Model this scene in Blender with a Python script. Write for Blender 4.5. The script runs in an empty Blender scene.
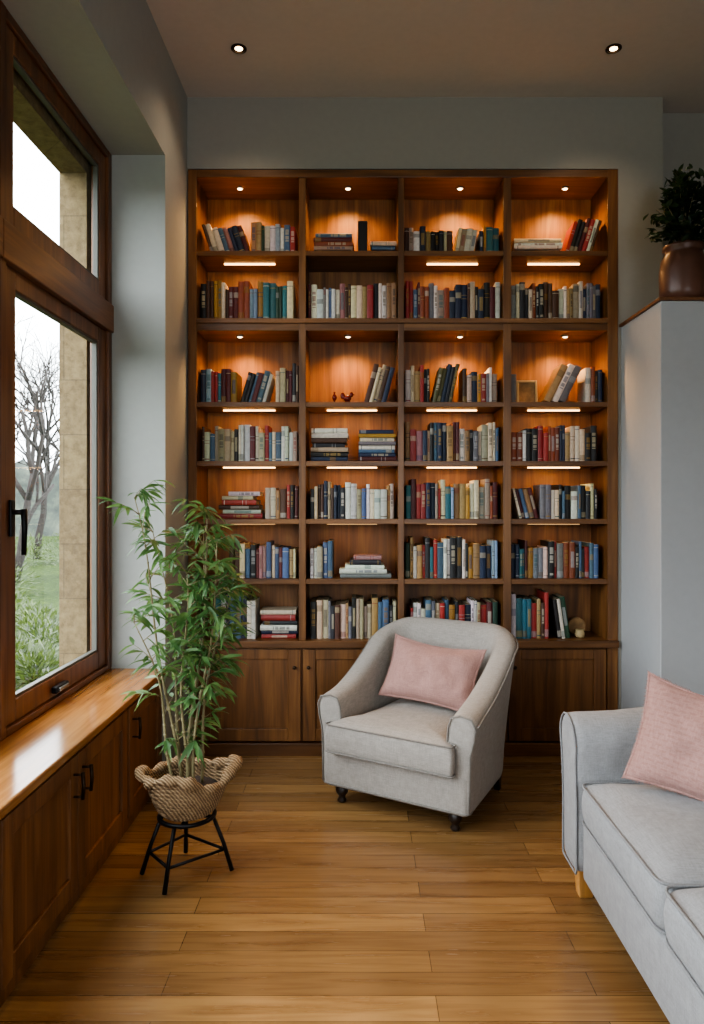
import bpy, math, random
from math import sin, cos, pi, radians, sqrt
from mathutils import Vector, Matrix, Euler, noise
random.seed(11)
S = bpy.context.scene
COL = S.collection

# ---------------------------------------------------------------- helpers
def lin(c):
    return c/12.92 if c <= 0.04045 else ((c+0.055)/1.055)**2.4
def hx(h, a=1.0):
    h = h.lstrip('#')
    return tuple(lin(int(h[i:i+2], 16)/255) for i in (0, 2, 4)) + (a,)

def tag(o, label=None, category=None, group=None, kind=None):
    if label: o["label"] = label
    if category: o["category"] = category
    if group: o["group"] = group
    if kind: o["kind"] = kind
    return o

def wloc(o):
    v = Vector((0, 0, 0))
    while o:
        v = v + Vector(o.location); o = o.parent
    return v

def empty(name, loc=(0, 0, 0), rot=(0, 0, 0), parent=None, scale=1.0):
    o = bpy.data.objects.new(name, None)
    o.empty_display_size = 0.1
    o.location = loc; o.rotation_euler = rot; o.scale = (scale,)*3
    COL.objects.link(o)
    if parent: o.parent = parent
    return o

def mesh_obj(name, verts, faces, mat=None, loc=(0, 0, 0), rot=(0, 0, 0), parent=None,
             smooth=False, bevel=0, subsurf=0, bseg=2):
    me = bpy.data.meshes.new(name)
    me.from_pydata([tuple(v) for v in verts], [], faces)
    me.update()
    if mat: me.materials.append(mat)
    if smooth:
        for p in me.polygons: p.use_smooth = True
    o = bpy.data.objects.new(name, me)
    o.location = loc; o.rotation_euler = rot
    COL.objects.link(o)
    if parent: o.parent = parent
    if bevel:
        m = o.modifiers.new("bevel", 'BEVEL'); m.width = bevel; m.segments = bseg
        m.limit_method = 'ANGLE'; m.angle_limit = radians(40)
    if subsurf:
        m = o.modifiers.new("sub", 'SUBSURF'); m.levels = subsurf; m.render_levels = subsurf
    return o

BF = [(0, 3, 2, 1), (4, 5, 6, 7), (0, 1, 5, 4), (1, 2, 6, 5), (2, 3, 7, 6), (3, 0, 4, 7)]
def boxes(name, lst, mat, parent=None, local=False, bevel=0.002, smooth=False, bseg=2):
    x0 = min(b[0] for b in lst); x1 = max(b[1] for b in lst)
    y0 = min(b[2] for b in lst); y1 = max(b[3] for b in lst)
    z0 = min(b[4] for b in lst); z1 = max(b[5] for b in lst)
    c = Vector(((x0+x1)/2, (y0+y1)/2, (z0+z1)/2))
    V = []; F = []
    for b in lst:
        n = len(V)
        for z in (b[4], b[5]):
            V += [(b[0]-c.x, b[2]-c.y, z-c.z), (b[1]-c.x, b[2]-c.y, z-c.z),
                  (b[1]-c.x, b[3]-c.y, z-c.z), (b[0]-c.x, b[3]-c.y, z-c.z)]
        F += [tuple(i+n for i in f) for f in BF]
    loc = c if (local or not parent) else c - wloc(parent)
    return mesh_obj(name, V, F, mat, loc, parent=parent, bevel=bevel, smooth=smooth, bseg=bseg)

def tube_geo(path, r, closed=False, seg=6):
    V = []; F = []
    P = [Vector(p) for p in path]; n = len(P)
    rr = r if isinstance(r, (list, tuple)) else [r]*n
    up = None
    for i, p in enumerate(P):
        if closed: t = P[(i+1) % n]-P[i-1]
        else: t = P[min(i+1, n-1)]-P[max(i-1, 0)]
        if t.length < 1e-9: t = Vector((0, 0, 1))
        t.normalize()
        if up is None:
            up = Vector((0, 0, 1)) if abs(t.z) < 0.9 else Vector((1, 0, 0))
        a = up - t*up.dot(t)
        if a.length < 1e-6: a = t.orthogonal()
        a.normalize(); up = a
        b = t.cross(a)
        for k in range(seg):
            an = 2*pi*k/seg
            V.append(p + (a*cos(an)+b*sin(an))*rr[i])
    m = n if closed else n-1
    for i in range(m):
        j = (i+1) % n
        for k in range(seg):
            k2 = (k+1) % seg
            F.append((i*seg+k, i*seg+k2, j*seg+k2, j*seg+k))
    if not closed:
        F.append(tuple(range(seg))[::-1]); F.append(tuple((n-1)*seg+k for k in range(seg)))
    return V, F

def merge(parts):
    V = []; F = []
    for v, f in parts:
        n = len(V); V += list(v); F += [tuple(i+n for i in q) for q in f]
    return V, F

def tube(name, path, r, mat, closed=False, seg=8, parent=None, loc=(0, 0, 0)):
    V, F = tube_geo(path, r, closed, seg)
    return mesh_obj(name, V, F, mat, loc, parent=parent, smooth=True)

def lathe_geo(prof, seg=24, c=(0, 0, 0)):
    V = []; F = []
    for r, z in prof:
        for k in range(seg):
            a = 2*pi*k/seg
            V.append((c[0]+r*cos(a), c[1]+r*sin(a), c[2]+z))
    for i in range(len(prof)-1):
        for k in range(seg):
            k2 = (k+1) % seg
            F.append((i*seg+k, i*seg+k2, (i+1)*seg+k2, (i+1)*seg+k))
    F.append(tuple(range(seg))[::-1]); F.append(tuple((len(prof)-1)*seg+k for k in range(seg)))
    return V, F

def loft_geo(rings, closed=True, cap=True):
    V = []; F = []
    n = len(rings[0])
    for r in rings: V += [tuple(p) for p in r]
    for i in range(len(rings)-1):
        for k in range(n if closed else n-1):
            k2 = (k+1) % n
            F.append((i*n+k, i*n+k2, (i+1)*n+k2, (i+1)*n+k))
    if cap:
        F.append(tuple(range(n))[::-1]); F.append(tuple((len(rings)-1)*n+k for k in range(n)))
    return V, F

def round_poly(pts, r, seg=5):
    out = []; n = len(pts)
    for i in range(n):
        p = Vector(pts[i]); a = Vector(pts[i-1]); b = Vector(pts[(i+1) % n])
        da = (a-p); db = (b-p); la = da.length; lb = db.length
        rr = min(r, la*0.45, lb*0.45)
        s = p+da.normalized()*rr; e = p+db.normalized()*rr
        for k in range(seg+1):
            t = k/seg
            q = s*(1-t)**2 + p*2*t*(1-t) + e*t*t
            out.append((q.x, q.y))
    res = []
    for i in range(len(out)):
        a = Vector(out[i]); b = Vector(out[(i+1) % len(out)])
        res.append((a.x, a.y))
        L = (b-a).length
        m = int(L/0.08)
        for k in range(1, m+1):
            q = a.lerp(b, k/(m+1)); res.append((q.x, q.y))
    return res

def cushion(name, pts, z0, z1, mat, pipemat, parent, r=0.03, crown=0.02, ins=0.012, center=None):
    """upholstered box cushion from a plan outline, with welt piping as child"""
    out = round_poly(pts, r)
    cx = sum(p[0] for p in out)/len(out); cy = sum(p[1] for p in out)/len(out)
    if center: cx, cy = center
    ext = max(max(abs(p[0]-cx) for p in out), max(abs(p[1]-cy) for p in out))
    def ring(s, z):
        return [(s*(p[0]-cx), s*(p[1]-cy), z) for p in out]
    k = ins/ext; h = z1-z0
    rings = [ring(.5, 0), ring(1-2.2*k, 0), ring(1-k, .004), ring(1, .012), ring(1+.4*k, h*.3), ring(1+.6*k, h*.5),
             ring(1+.4*k, h*.7), ring(1, h-.012), ring(1-k, h-.003), ring(1-3*k, h+.002), ring(.85, h+crown*.35),
             ring(.65, h+crown*.75), ring(.4, h+crown*.95), ring(.1, h+crown)]
    V, F = loft_geo(rings)
    V2 = []
    for v in V:
        d = noise.noise(Vector((v[0]*6+cx*3, v[1]*6+cy, v[2]*5)))*0.012
        V2.append((v[0]+d*.3, v[1]+d*.3, v[2]+(d if v[2] > h*.8 else 0)))
    o = mesh_obj(name, V2, F, mat, (cx, cy, z0), parent=parent, smooth=True, subsurf=1)
    ps = []
    for z in (0.008, h-0.006):
        ps.append(tube_geo([(v[0], v[1], z) for v in ring(1+.1*k, 0)], 0.004, True, 6))
    V, F = merge(ps)
    mesh_obj("piping", V, F, pipemat, parent=o, smooth=True)
    return o

def pillow(name, w, h, t, mat, M, edge=0.004, fringe=False, sag=0.0):
    n = 26; V = []; F = []
    def pt(u, v, s):
        x = w/2*u*(1-0.09*(1-v*v)*abs(u)); y = h/2*v*(1-0.09*(1-u*u)*abs(v))
        y -= sag*(1-u*u)*max(0, v)
        th = t/2*(max(0, 1-abs(u)**2.4)**.6)*(max(0, 1-abs(v)**2.4)**.6)*(1-.15*v)
        wr = noise.noise(Vector((x*11, y*11, s*3.1)))*0.020*(th/(t/2)) + noise.noise(Vector((x*26, y*20, s)))*0.007*(th/(t/2)+.3)
        return (x, y, s*th+wr)
    for s in (1, -1):
        b = len(V)
        for i in range(n+1):
            for j in range(n+1):
                V.append(pt(-1+2*i/n, -1+2*j/n, s))
        for i in range(n):
            for j in range(n):
                a = b+i*(n+1)+j
                f = (a, a+n+1, a+n+2, a+1)
                F.append(f if s > 0 else f[::-1])
    o = mesh_obj(name, V, F, mat, smooth=True)
    o.location = M.to_translation(); o.rotation_euler = M.to_euler()
    path = []
    for k in range(n): path.append(pt(-1+2*k/n, -1, 1))
    for k in range(n): path.append(pt(1, -1+2*k/n, 1))
    for k in range(n): path.append(pt(1-2*k/n, 1, 1))
    for k in range(n): path.append(pt(-1, 1-2*k/n, 1))
    parts = [tube_geo(path, edge, True, 6)]
    if fringe:
        rnd = random.Random(3)
        for i in range(len(path)):
            for q in range(3):
                p = Vector(path[i]).lerp(Vector(path[(i+1) % len(path)]), q/3)
                d = Vector((p.x/(w/2), p.y/(h/2), 0))
                d = Vector((d.x if abs(d.x) > .85 else 0, d.y if abs(d.y) > .85 else 0, rnd.uniform(-.3, .3))).normalized()
                parts.append(tube_geo([p, p+d*rnd.uniform(.006, .011)], [.0014, .0006], False, 4))
    V, F = merge(parts)
    mesh_obj("pillow_edging", V, F, mat, parent=o, smooth=True)
    return o

# ---------------------------------------------------------------- materials
def newmat(name):
    m = bpy.data.materials.new(name); m.use_nodes = True
    nt = m.node_tree; b = nt.nodes["Principled BSDF"]
    return m, nt, b
def N(nt, t, **kw):
    n = nt.nodes.new(t)
    for k, v in kw.items():
        if k in n.inputs: n.inputs[k].default_value = v
        else: setattr(n, k, v)
    return n
def L(nt, a, b): nt.links.new(a, b)

def objcoord(nt, scale=(1, 1, 1), rnd=True):
    tc = N(nt, 'ShaderNodeTexCoord'); mp = N(nt, 'ShaderNodeMapping')
    mp.inputs['Scale'].default_value = scale
    if rnd:
        oi = N(nt, 'ShaderNodeObjectInfo'); ml = N(nt, 'ShaderNodeMath', operation='MULTIPLY'); ml.inputs[1].default_value = 17.3
        L(nt, oi.outputs['Random'], ml.inputs[0])
        ad = N(nt, 'ShaderNodeVectorMath', operation='ADD')
        L(nt, tc.outputs['Object'], ad.inputs[0]); L(nt, ml.outputs[0], ad.inputs[1])
        L(nt, ad.outputs[0], mp.inputs['Vector'])
    else:
        L(nt, tc.outputs['Object'], mp.inputs['Vector'])
    return mp.outputs['Vector']

def ramp(nt, fac, stops):
    r = N(nt, 'ShaderNodeValToRGB')
    e = r.color_ramp.elements
    e[0].position, e[0].color = stops[0]; e[1].position, e[1].color = stops[-1]
    for p, c in stops[1:-1]:
        q = e.new(p); q.color = c
    L(nt, fac, r.inputs[0]); return r.outputs[0]

def bump(nt, b, h, s=0.2, d=0.01):
    n = N(nt, 'ShaderNodeBump'); n.inputs['Strength'].default_value = s; n.inputs['Distance'].default_value = d
    L(nt, h, n.inputs['Height']); L(nt, n.outputs[0], b.inputs['Normal']); return n

def plain(name, col, rough=0.5, metal=0, nscale=0, bstr=0.1, var=0.06):
    m, nt, b = newmat(name)
    b.inputs['Roughness'].default_value = rough; b.inputs['Metallic'].default_value = metal
    v = objcoord(nt, rnd=False)
    n = N(nt, 'ShaderNodeTexNoise'); n.inputs['Scale'].default_value = nscale or 8; n.inputs['Detail'].default_value = 5
    L(nt, v, n.inputs['Vector'])
    c0 = tuple(x*(1-var) for x in col[:3])+(1,); c1 = tuple(min(1, x*(1+var)) for x in col[:3])+(1,)
    L(nt, ramp(nt, n.outputs['Fac'], [(.3, c0), (.7, c1)]), b.inputs['Base Color'])
    bump(nt, b, n.outputs['Fac'], bstr, 0.003)
    return m

def wood(name, cols, axis='Z', rough=0.38, fine=1.0):
    m, nt, b = newmat(name)
    ai = 'XYZ'.index(axis)
    sc = [9*fine]*3; sc[ai] = 0.9*fine
    v = objcoord(nt, tuple(sc))
    n = N(nt, 'ShaderNodeTexNoise'); n.inputs['Scale'].default_value = 1.6; n.inputs['Detail'].default_value = 7
    n.inputs['Distortion'].default_value = 1.2; L(nt, v, n.inputs['Vector'])
    sc2 = [120]*3; sc2[ai] = 3.0
    v2 = objcoord(nt, tuple(sc2))
    n2 = N(nt, 'ShaderNodeTexNoise'); n2.inputs['Scale'].default_value = 1.0; n2.inputs['Detail'].default_value = 3
    L(nt, v2, n2.inputs['Vector'])
    c = ramp(nt, n.outputs['Fac'], [(.28, cols[0]), (.5, cols[1]), (.72, cols[2])])
    mx = N(nt, 'ShaderNodeMixRGB', blend_type='MULTIPLY'); mx.inputs[0].default_value = 0.5
    g = ramp(nt, n2.outputs['Fac'], [(.3, (.55, .5, .45, 1)), (.62, (1, 1, 1, 1))])
    L(nt, c, mx.inputs[1]); L(nt, g, mx.inputs[2]); L(nt, mx.outputs[0], b.inputs['Base Color'])
    b.inputs['Roughness'].default_value = rough
    bump(nt, b, n2.outputs['Fac'], 0.12, 0.002)
    return m

def fabric(name, col, col2=None, rough=0.95, dashes=None):
    m, nt, b = newmat(name)
    col2 = col2 or tuple(x*.70 for x in col[:3])+(1,)
    v = objcoord(nt, rnd=False)
    n = N(nt, 'ShaderNodeTexNoise'); n.inputs['Scale'].default_value = 260; n.inputs['Detail'].default_value = 4
    L(nt, v, n.inputs['Vector'])
    sl = []
    for s_ in ((500, 30, 30), (30, 30, 500), (30, 500, 30)):
        q = N(nt, 'ShaderNodeTexNoise'); q.inputs['Scale'].default_value = 1; q.inputs['Detail'].default_value = 2
        L(nt, objcoord(nt, s_, rnd=False), q.inputs['Vector']); sl.append(q)
    acc = n.outputs['Fac']
    for q in sl:
        a = N(nt, 'ShaderNodeMath', operation='ADD'); L(nt, acc, a.inputs[0]); L(nt, q.outputs['Fac'], a.inputs[1]); acc = a.outputs[0]
    dv = N(nt, 'ShaderNodeMath', operation='MULTIPLY'); dv.inputs[1].default_value = .25; L(nt, acc, dv.inputs[0])
    c = ramp(nt, dv.outputs[0], [(.38, col2), (.6, col)])
    if dashes:
        bt = N(nt, 'ShaderNodeTexBrick'); bt.offset = 0.5
        bt.inputs['Scale'].default_value = 1; bt.inputs['Brick Width'].default_value = .028; bt.inputs['Row Height'].default_value = .016
        bt.inputs['Mortar Size'].default_value = .0062; bt.inputs['Mortar Smooth'].default_value = .4
        bt.inputs['Color1'].default_value = (1, 1, 1, 1); bt.inputs['Color2'].default_value = (1, 1, 1, 1); bt.inputs['Mortar'].default_value = (0, 0, 0, 1)
        L(nt, v, bt.inputs['Vector'])
        mx = N(nt, 'ShaderNodeMixRGB'); f = N(nt, 'ShaderNodeMath', operation='MULTIPLY'); f.inputs[1].default_value = .4
        L(nt, bt.outputs['Color'], f.inputs[0]); L(nt, f.outputs[0], mx.inputs[0]); L(nt, c, mx.inputs[1]); mx.inputs[2].default_value = dashes
        c = mx.outputs[0]
    L(nt, c, b.inputs['Base Color'])
    b.inputs['Roughness'].default_value = rough
    b.inputs['Sheen Weight'].default_value = 0.1
    b.inputs['Specular IOR Level'].default_value = 0.2
    bump(nt, b, dv.outputs[0], 0.7, 0.003)
    return m

def emis(name, col, s):
    m, nt, b = newmat(name)
    b.inputs['Base Color'].default_value = col
    b.inputs['Emission Color'].default_value = col; b.inputs['Emission Strength'].default_value = s
    return m

# bookcase timbers
BW = [hx('#50331a'), hx('#704a28'), hx('#885e35')]
w_z = wood('wood_case_vertical', BW, 'Z')
w_x = wood('wood_case_horizontal', BW, 'X')
BWb = [hx('#65411d'), hx('#89592b'), hx('#a37239')]
w_back = wood('wood_back_panel', BWb, 'Z', .5)
WW = [hx('#50311f'), hx('#6d472c'), hx('#845939')]
w_win_z = wood('wood_window_vertical', WW, 'Z')
w_win_y = wood('wood_window_horizontal', WW, 'Y')
CW = [hx('#5c3c20'), hx('#79512f'), hx('#8f653d')]
w_cab = wood('wood_cabinet', CW, 'Z', .38)
w_cnt = wood('wood_counter', [hx('#7e5229'), hx('#98683a'), hx('#b0824d')], 'Y', .15)
w_leg = plain('dark_leg', hx('#20150f'), .35)
w_legl = wood('light_leg', [hx('#a8743a'), hx('#c08a4c'), hx('#cf9d60')], 'Z')
m_wall = plain('paint_sage', hx('#94928a'), .9, nscale=30, bstr=.04, var=.02)
m_wall2 = plain('paint_grey', hx('#a4a6a8'), .9, nscale=30, bstr=.04, var=.02)
m_jamb = plain('paint_jamb', hx('#9c9f9b'), .9, nscale=30, bstr=.04, var=.02)
m_ceil = plain('paint_ceiling', hx('#c0b9b2'), .95, nscale=30, bstr=.03, var=.02)
m_black = plain('black_metal', hx('#17171a'), .45, .6)
m_brass = plain('aged_bronze', hx('#3a2e24'), .4, .8)
m_steel = plain('brushed_steel', hx('#8d8d8a'), .35, .9)
m_bead = plain('grey_seal', hx('#55554f'), .6)
m_chair = fabric('linen_chair', hx('#a29c95'))
m_chairp = fabric('linen_chair_piping', hx('#85807a'))
m_sofa = fabric('linen_sofa', hx('#999a9c'))
m_sofap = fabric('linen_sofa_piping', hx('#8a8b8d'))
m_pink = fabric('linen_pink', hx('#ae8880'))
m_pink2 = fabric('linen_pink_dash', hx('#ae8880'), dashes=hx('#926a62'))
m_warm = emis('warm_led', (1, .58, .24, 1), 5)
m_warm2 = emis('warm_led_dim', (1, .60, .26, 1), .8)
m_warmspot = emis('warm_spot', (1, .72, .42, 1), 7)

# floor
m_floor, nt, b = newmat('oak_floor')
v = objcoord(nt, rnd=False)
bt = N(nt, 'ShaderNodeTexBrick'); bt.offset = 0.37; bt.offset_frequency = 2
for k, val in (('Scale', 1), ('Brick Width', 1.15), ('Row Height', .095), ('Mortar Size', .0012), ('Mortar Smooth', .4), ('Bias', -.1)):
    bt.inputs[k].default_value = val
bt.inputs['Color1'].default_value = hx('#7c5e3c'); bt.inputs['Color2'].default_value = hx('#9f7c50'); bt.inputs['Mortar'].default_value = hx('#453019')
L(nt, v, bt.inputs['Vector'])
v2 = objcoord(nt, (1.6, 26, 1), rnd=False)
g = N(nt, 'ShaderNodeTexNoise'); g.inputs['Scale'].default_value = 1.5; g.inputs['Detail'].default_value = 8; g.inputs['Distortion'].default_value = .8
L(nt, v2, g.inputs['Vector'])
mx = N(nt, 'ShaderNodeMixRGB', blend_type='MULTIPLY'); mx.inputs[0].default_value = .85
L(nt, bt.outputs['Color'], mx.inputs[1]); L(nt, ramp(nt, g.outputs['Fac'], [(.3, (.6, .52, .45, 1)), (.6, (1.0, 1.0, 1.0, 1))]), mx.inputs[2])
L(nt, mx.outputs[0], b.inputs['Base Color'])
L(nt, ramp(nt, g.outputs['Fac'], [(.3, (.30,)*3+(1,)), (.7, (.18,)*3+(1,))]), b.inputs['Roughness'])
bump(nt, b, bt.outputs['Fac'], -0.25, 0.003)

# stone
m_stone, nt, b = newmat('sandstone')
tc = N(nt, 'ShaderNodeTexCoord'); sx = N(nt, 'ShaderNodeSeparateXYZ'); cb = N(nt, 'ShaderNodeCombineXYZ'); ad = N(nt, 'ShaderNodeMath', operation='ADD')
L(nt, tc.outputs['Object'], sx.inputs[0]); L(nt, sx.outputs['X'], ad.inputs[0]); L(nt, sx.outputs['Y'], ad.inputs[1])
L(nt, ad.outputs[0], cb.inputs['X']); L(nt, sx.outputs['Z'], cb.inputs['Y'])
bt = N(nt, 'ShaderNodeTexBrick')
for k, val in (('Scale', 1), ('Brick Width', .36), ('Row Height', .24), ('Mortar Size', .004), ('Mortar Smooth', .8)): bt.inputs[k].default_value = val
bt.inputs['Color1'].default_value = hx('#7c6a4c'); bt.inputs['Color2'].default_value = hx('#857352'); bt.inputs['Mortar'].default_value = hx('#6a5b42')
L(nt, cb.outputs[0], bt.inputs['Vector'])
g = N(nt, 'ShaderNodeTexNoise'); g.inputs['Scale'].default_value = 30; g.inputs['Detail'].default_value = 10; g.inputs['Roughness'].default_value = .7; L(nt, tc.outputs['Object'], g.inputs['Vector'])
mx = N(nt, 'ShaderNodeMixRGB', blend_type='MULTIPLY'); mx.inputs[0].default_value = .9
L(nt, bt.outputs['Color'], mx.inputs[1]); L(nt, ramp(nt, g.outputs['Fac'], [(.35, (.5, .47, .42, 1)), (.65, (1, 1, 1, 1))]), mx.inputs[2])
L(nt, mx.outputs[0], b.inputs['Base Color']); b.inputs['Roughness'].default_value = .9
bump(nt, b, g.outputs['Fac'], .7, .01)

# glass: clear pane with an angle-dependent reflection
m_glass = bpy.data.materials.new('window_glass'); m_glass.use_nodes = True
nt = m_glass.node_tree; nt.nodes.clear()
o_ = N(nt, 'ShaderNodeOutputMaterial'); t_ = N(nt, 'ShaderNodeBsdfTransparent'); g_ = N(nt, 'ShaderNodeBsdfGlossy'); mxs = N(nt, 'ShaderNodeMixShader')
lw = N(nt, 'ShaderNodeLayerWeight'); lw.inputs['Blend'].default_value = .5; g_.inputs['Roughness'].default_value = .02
pw_ = N(nt, 'ShaderNodeMath', operation='POWER'); pw_.inputs[1].default_value = 5; L(nt, lw.outputs['Facing'], pw_.inputs[0])
ml_ = N(nt, 'ShaderNodeMath', operation='MULTIPLY_ADD'); ml_.inputs[1].default_value = .5; ml_.inputs[2].default_value = .02; L(nt, pw_.outputs[0], ml_.inputs[0])
t_.inputs['Color'].default_value = (.95, .97, .96, 1)
L(nt, ml_.outputs[0], mxs.inputs[0]); L(nt, t_.outputs[0], mxs.inputs[1]); L(nt, g_.outputs[0], mxs.inputs[2]); L(nt, mxs.outputs[0], o_.inputs[0])

# ---------------------------------------------------------------- camera
cam = bpy.data.cameras.new('camera'); co = bpy.data.objects.new('camera', cam); COL.objects.link(co)
co.location = (0, 0, 1.3); co.rotation_euler = (radians(90), 0, 0)
cam.sensor_fit = 'VERTICAL'; cam.sensor_height = 36; cam.lens = 720/1024*36
cam.shift_x = -8/1024; cam.shift_y = -9/1024; cam.clip_start = .02; cam.clip_end = 500
S.camera = co

# ---------------------------------------------------------------- room shell
CZ = 3.39; HEAD = 2.89; YB = 3.71
def st(name, lst, mat, bevel=0): return tag(boxes(name, lst, mat, bevel=bevel), kind='structure')
st('floor', [(-1.2, 2.45, -3.05, 4.0, -.08, 0)], m_floor)
st('ceiling', [(-1.32, 2.45, -3.05, 4.05, CZ, CZ+.08)], m_ceil)
st('wall_back', [(-.89, 1.56, YB, 3.995, 3.022, CZ), (1.33, 1.56, YB, 3.995, 0, 3.022), (-1.2, 2.45, 3.995, 4.05, 0, CZ),
                 (1.56, 2.45, 3.86, 3.995, 0, CZ)], m_wall)
st('wall_left', [(-1.2, -.89, -3.0, 3.995, HEAD, CZ), (-1.2, -.89, 3.29, 3.995, 0, HEAD), (-1.2, -.89, -3.0, -.88, 0, HEAD)], m_jamb)
st('wall_right', [(2.4, 2.45, -3.0, 3.86, 0, CZ)], m_wall)
RX0, RX1, RZ0, RZ1 = .1, 1.7, .8, 2.5
st('wall_rear', [(-.89, RX0, -3.05, -3.0, 0, CZ), (RX1, 2.4, -3.05, -3.0, 0, CZ), (RX0, RX1, -3.05, -3.0, 0, RZ0), (RX0, RX1, -3.05, -3.0, RZ1, CZ)], m_wall)
st('wall_alcove', [(1.345, 2.4, 3.22, YB, 0, 2.205), (1.56, 2.4, YB, 3.86, 0, 2.205)], m_wall2, bevel=.004)
st('trim_1', [(1.335, 2.4, 3.21, YB, 2.205, 2.22), (1.56, 2.4, YB, 3.86, 2.205, 2.22)], w_win_y, bevel=.002)
st('wall_exterior', [(-1.32, -1.2, 3.16, 4.3, -.3, 3.5), (-1.32, -1.2, -3.1, 3.16, 2.75, 3.5), (-1.32, -1.2, -3.1, 3.16, -.3, .52), (-1.32, -1.2, -3.1, -.75, .52, 2.75)], m_stone)

# ---------------------------------------------------------------- windows
def window(n, y0, y1, handle=True):
    X0, X1 = -1.195, -1.133
    f = boxes(f'window_{n}', [(X0, X1, y0, y0+.04, .548, HEAD), (X0, X1, y1-.045, y1, .548, HEAD)], w_win_z, bevel=.003)
    tag(f, kind='structure')
    boxes('frame_rail', [(X0, X1, y0+.04, y1-.045, .548, .572), (X0, X1, y0+.04, y1-.045, 2.855, HEAD-.001),
                         (X0, X1+.010, y0+.0, y1-.0, 2.075, 2.20)], w_win_y, parent=f, bevel=.004)
    a, bb = y0+.042, y1-.047
    for (z0, z1, s, bt_, tp) in ((.574, 2.073, .084, .075, .065), (2.202, 2.853, .070, .075, .065)):
        sx0, sx1 = -1.185, -1.145
        boxes('sash', [(sx0, sx1, a, a+s, z0, z1), (sx0, sx1, bb-s, bb, z0, z1), (sx0, sx1, a+s, bb-s, z0, z0+bt_), (sx0, sx1, a+s, bb-s, z1-tp, z1)],
              w_win_z, parent=f, bevel=.004)
        boxes('glazing_bead', [(sx0+.012, sx1-.006, a+s, a+s+.010, z0+bt_, z1-tp), (sx0+.012, sx1-.006, bb-s-.010, bb-s, z0+bt_, z1-tp),
              (sx0+.012, sx1-.006, a+s+.010, bb-s-.010, z0+bt_, z0+bt_+.010), (sx0+.012, sx1-.006, a+s+.010, bb-s-.010, z1-tp-.010, z1-tp)], m_bead, parent=f, bevel=.002)
        ya, yb_, za, zb = a+s+.001, bb-s-.001, z0+bt_+.001, z1-tp-.001
        yc, zc = (ya+yb_)/2, (za+zb)/2
        mesh_obj('glass_pane', [(0, ya-yc, za-zc), (0, yb_-yc, za-zc), (0, yb_-yc, zb-zc), (0, ya-yc, zb-zc)], [(0, 1, 2, 3)], m_glass,
                 Vector((-1.167, yc, zc))-wloc(f), parent=f)
    hy = a+.045; hz = 1.25
    p = [boxes('window_handle', [(-1.145, -1.135, hy-.014, hy+.014, hz-.06, hz+.06)], m_black, parent=f, bevel=.003)]
    V, F = merge([tube_geo([(-1.137, hy, hz+.02), (-1.10, hy, hz+.02)], .009, False, 10),
                  tube_geo([(-1.10, hy, hz+.03), (-1.098, hy, hz-.03), (-1.10, hy, hz-.12)], [.011, .009, .008], False, 10)])
    mesh_obj('handle_lever', [Vector(q)-wloc(p[0]) for q in V], F, m_black, parent=p[0], smooth=True)
    ly = (a+bb)/2-.06
    k = boxes('window_stay', [(-1.145, -1.12, ly-.05, ly+.06, .592, .618)], m_black, parent=f, bevel=.006)
    boxes('stay_plate', [(-1.122, -1.114, ly-.035, ly+.045, .598, .612)], m_steel, parent=k, bevel=.003)
    return f
window(1, 2.27, 3.288)
window(2, 1.23, 2.268)
window(3, .175, 1.228)
window(4, -.88, .173)
tag(boxes('window_5', [(RX0, RX0+.06, -3.05, -2.99, RZ0, RZ1), (RX1-.06, RX1, -3.05, -2.99, RZ0, RZ1), (.87, .93, -3.05, -2.99, RZ0, RZ1),
                      (RX0, RX1, -3.05, -2.99, RZ0, RZ0+.06), (RX0, RX1, -3.05, -2.99, RZ1-.06, RZ1)], w_win_z), kind='structure')  # unseen window added behind the camera to let in frontal fill light

# ---------------------------------------------------------------- window seat cabinets
def shaker_yz(y0, y1, z0, z1, xf, parent, hinge_handle_y):
    s = .06
    d = boxes('cabinet_door', [(xf-.018, xf, y0, y0+s, z0, z1), (xf-.018, xf, y1-s, y1, z0, z1), (xf-.018, xf, y0+s, y1-s, z0, z0+s),
                               (xf-.018, xf, y0+s, y1-s, z1-s, z1), (xf-.018, xf-.010, y0+s, y1-s, z0+s, z1-s)], w_cab, parent=parent, bevel=.002)
    c = wloc(d)
    hz = z1-.09
    V, F = merge([tube_geo([(xf, hinge_handle_y, hz+.035), (xf+.028, hinge_handle_y, hz+.035)], .004, False, 8),
                  tube_geo([(xf, hinge_handle_y, hz-.035), (xf+.028, hinge_handle_y, hz-.035)], .004, False, 8),
                  tube_geo([(xf+.028, hinge_handle_y, hz+.042), (xf+.031, hinge_handle_y, hz), (xf+.028, hinge_handle_y, hz-.042)], .006, False, 8)])
    h = mesh_obj('handle', [Vector(q)-c for q in V], F, m_brass, parent=d, smooth=True)
    h['label'] = 'dark bronze bar handle'
units = [(1.80, 2.80, True), (2.80, 3.285, False), (.80, 1.80, True), (-.20, .80, True)]
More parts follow.
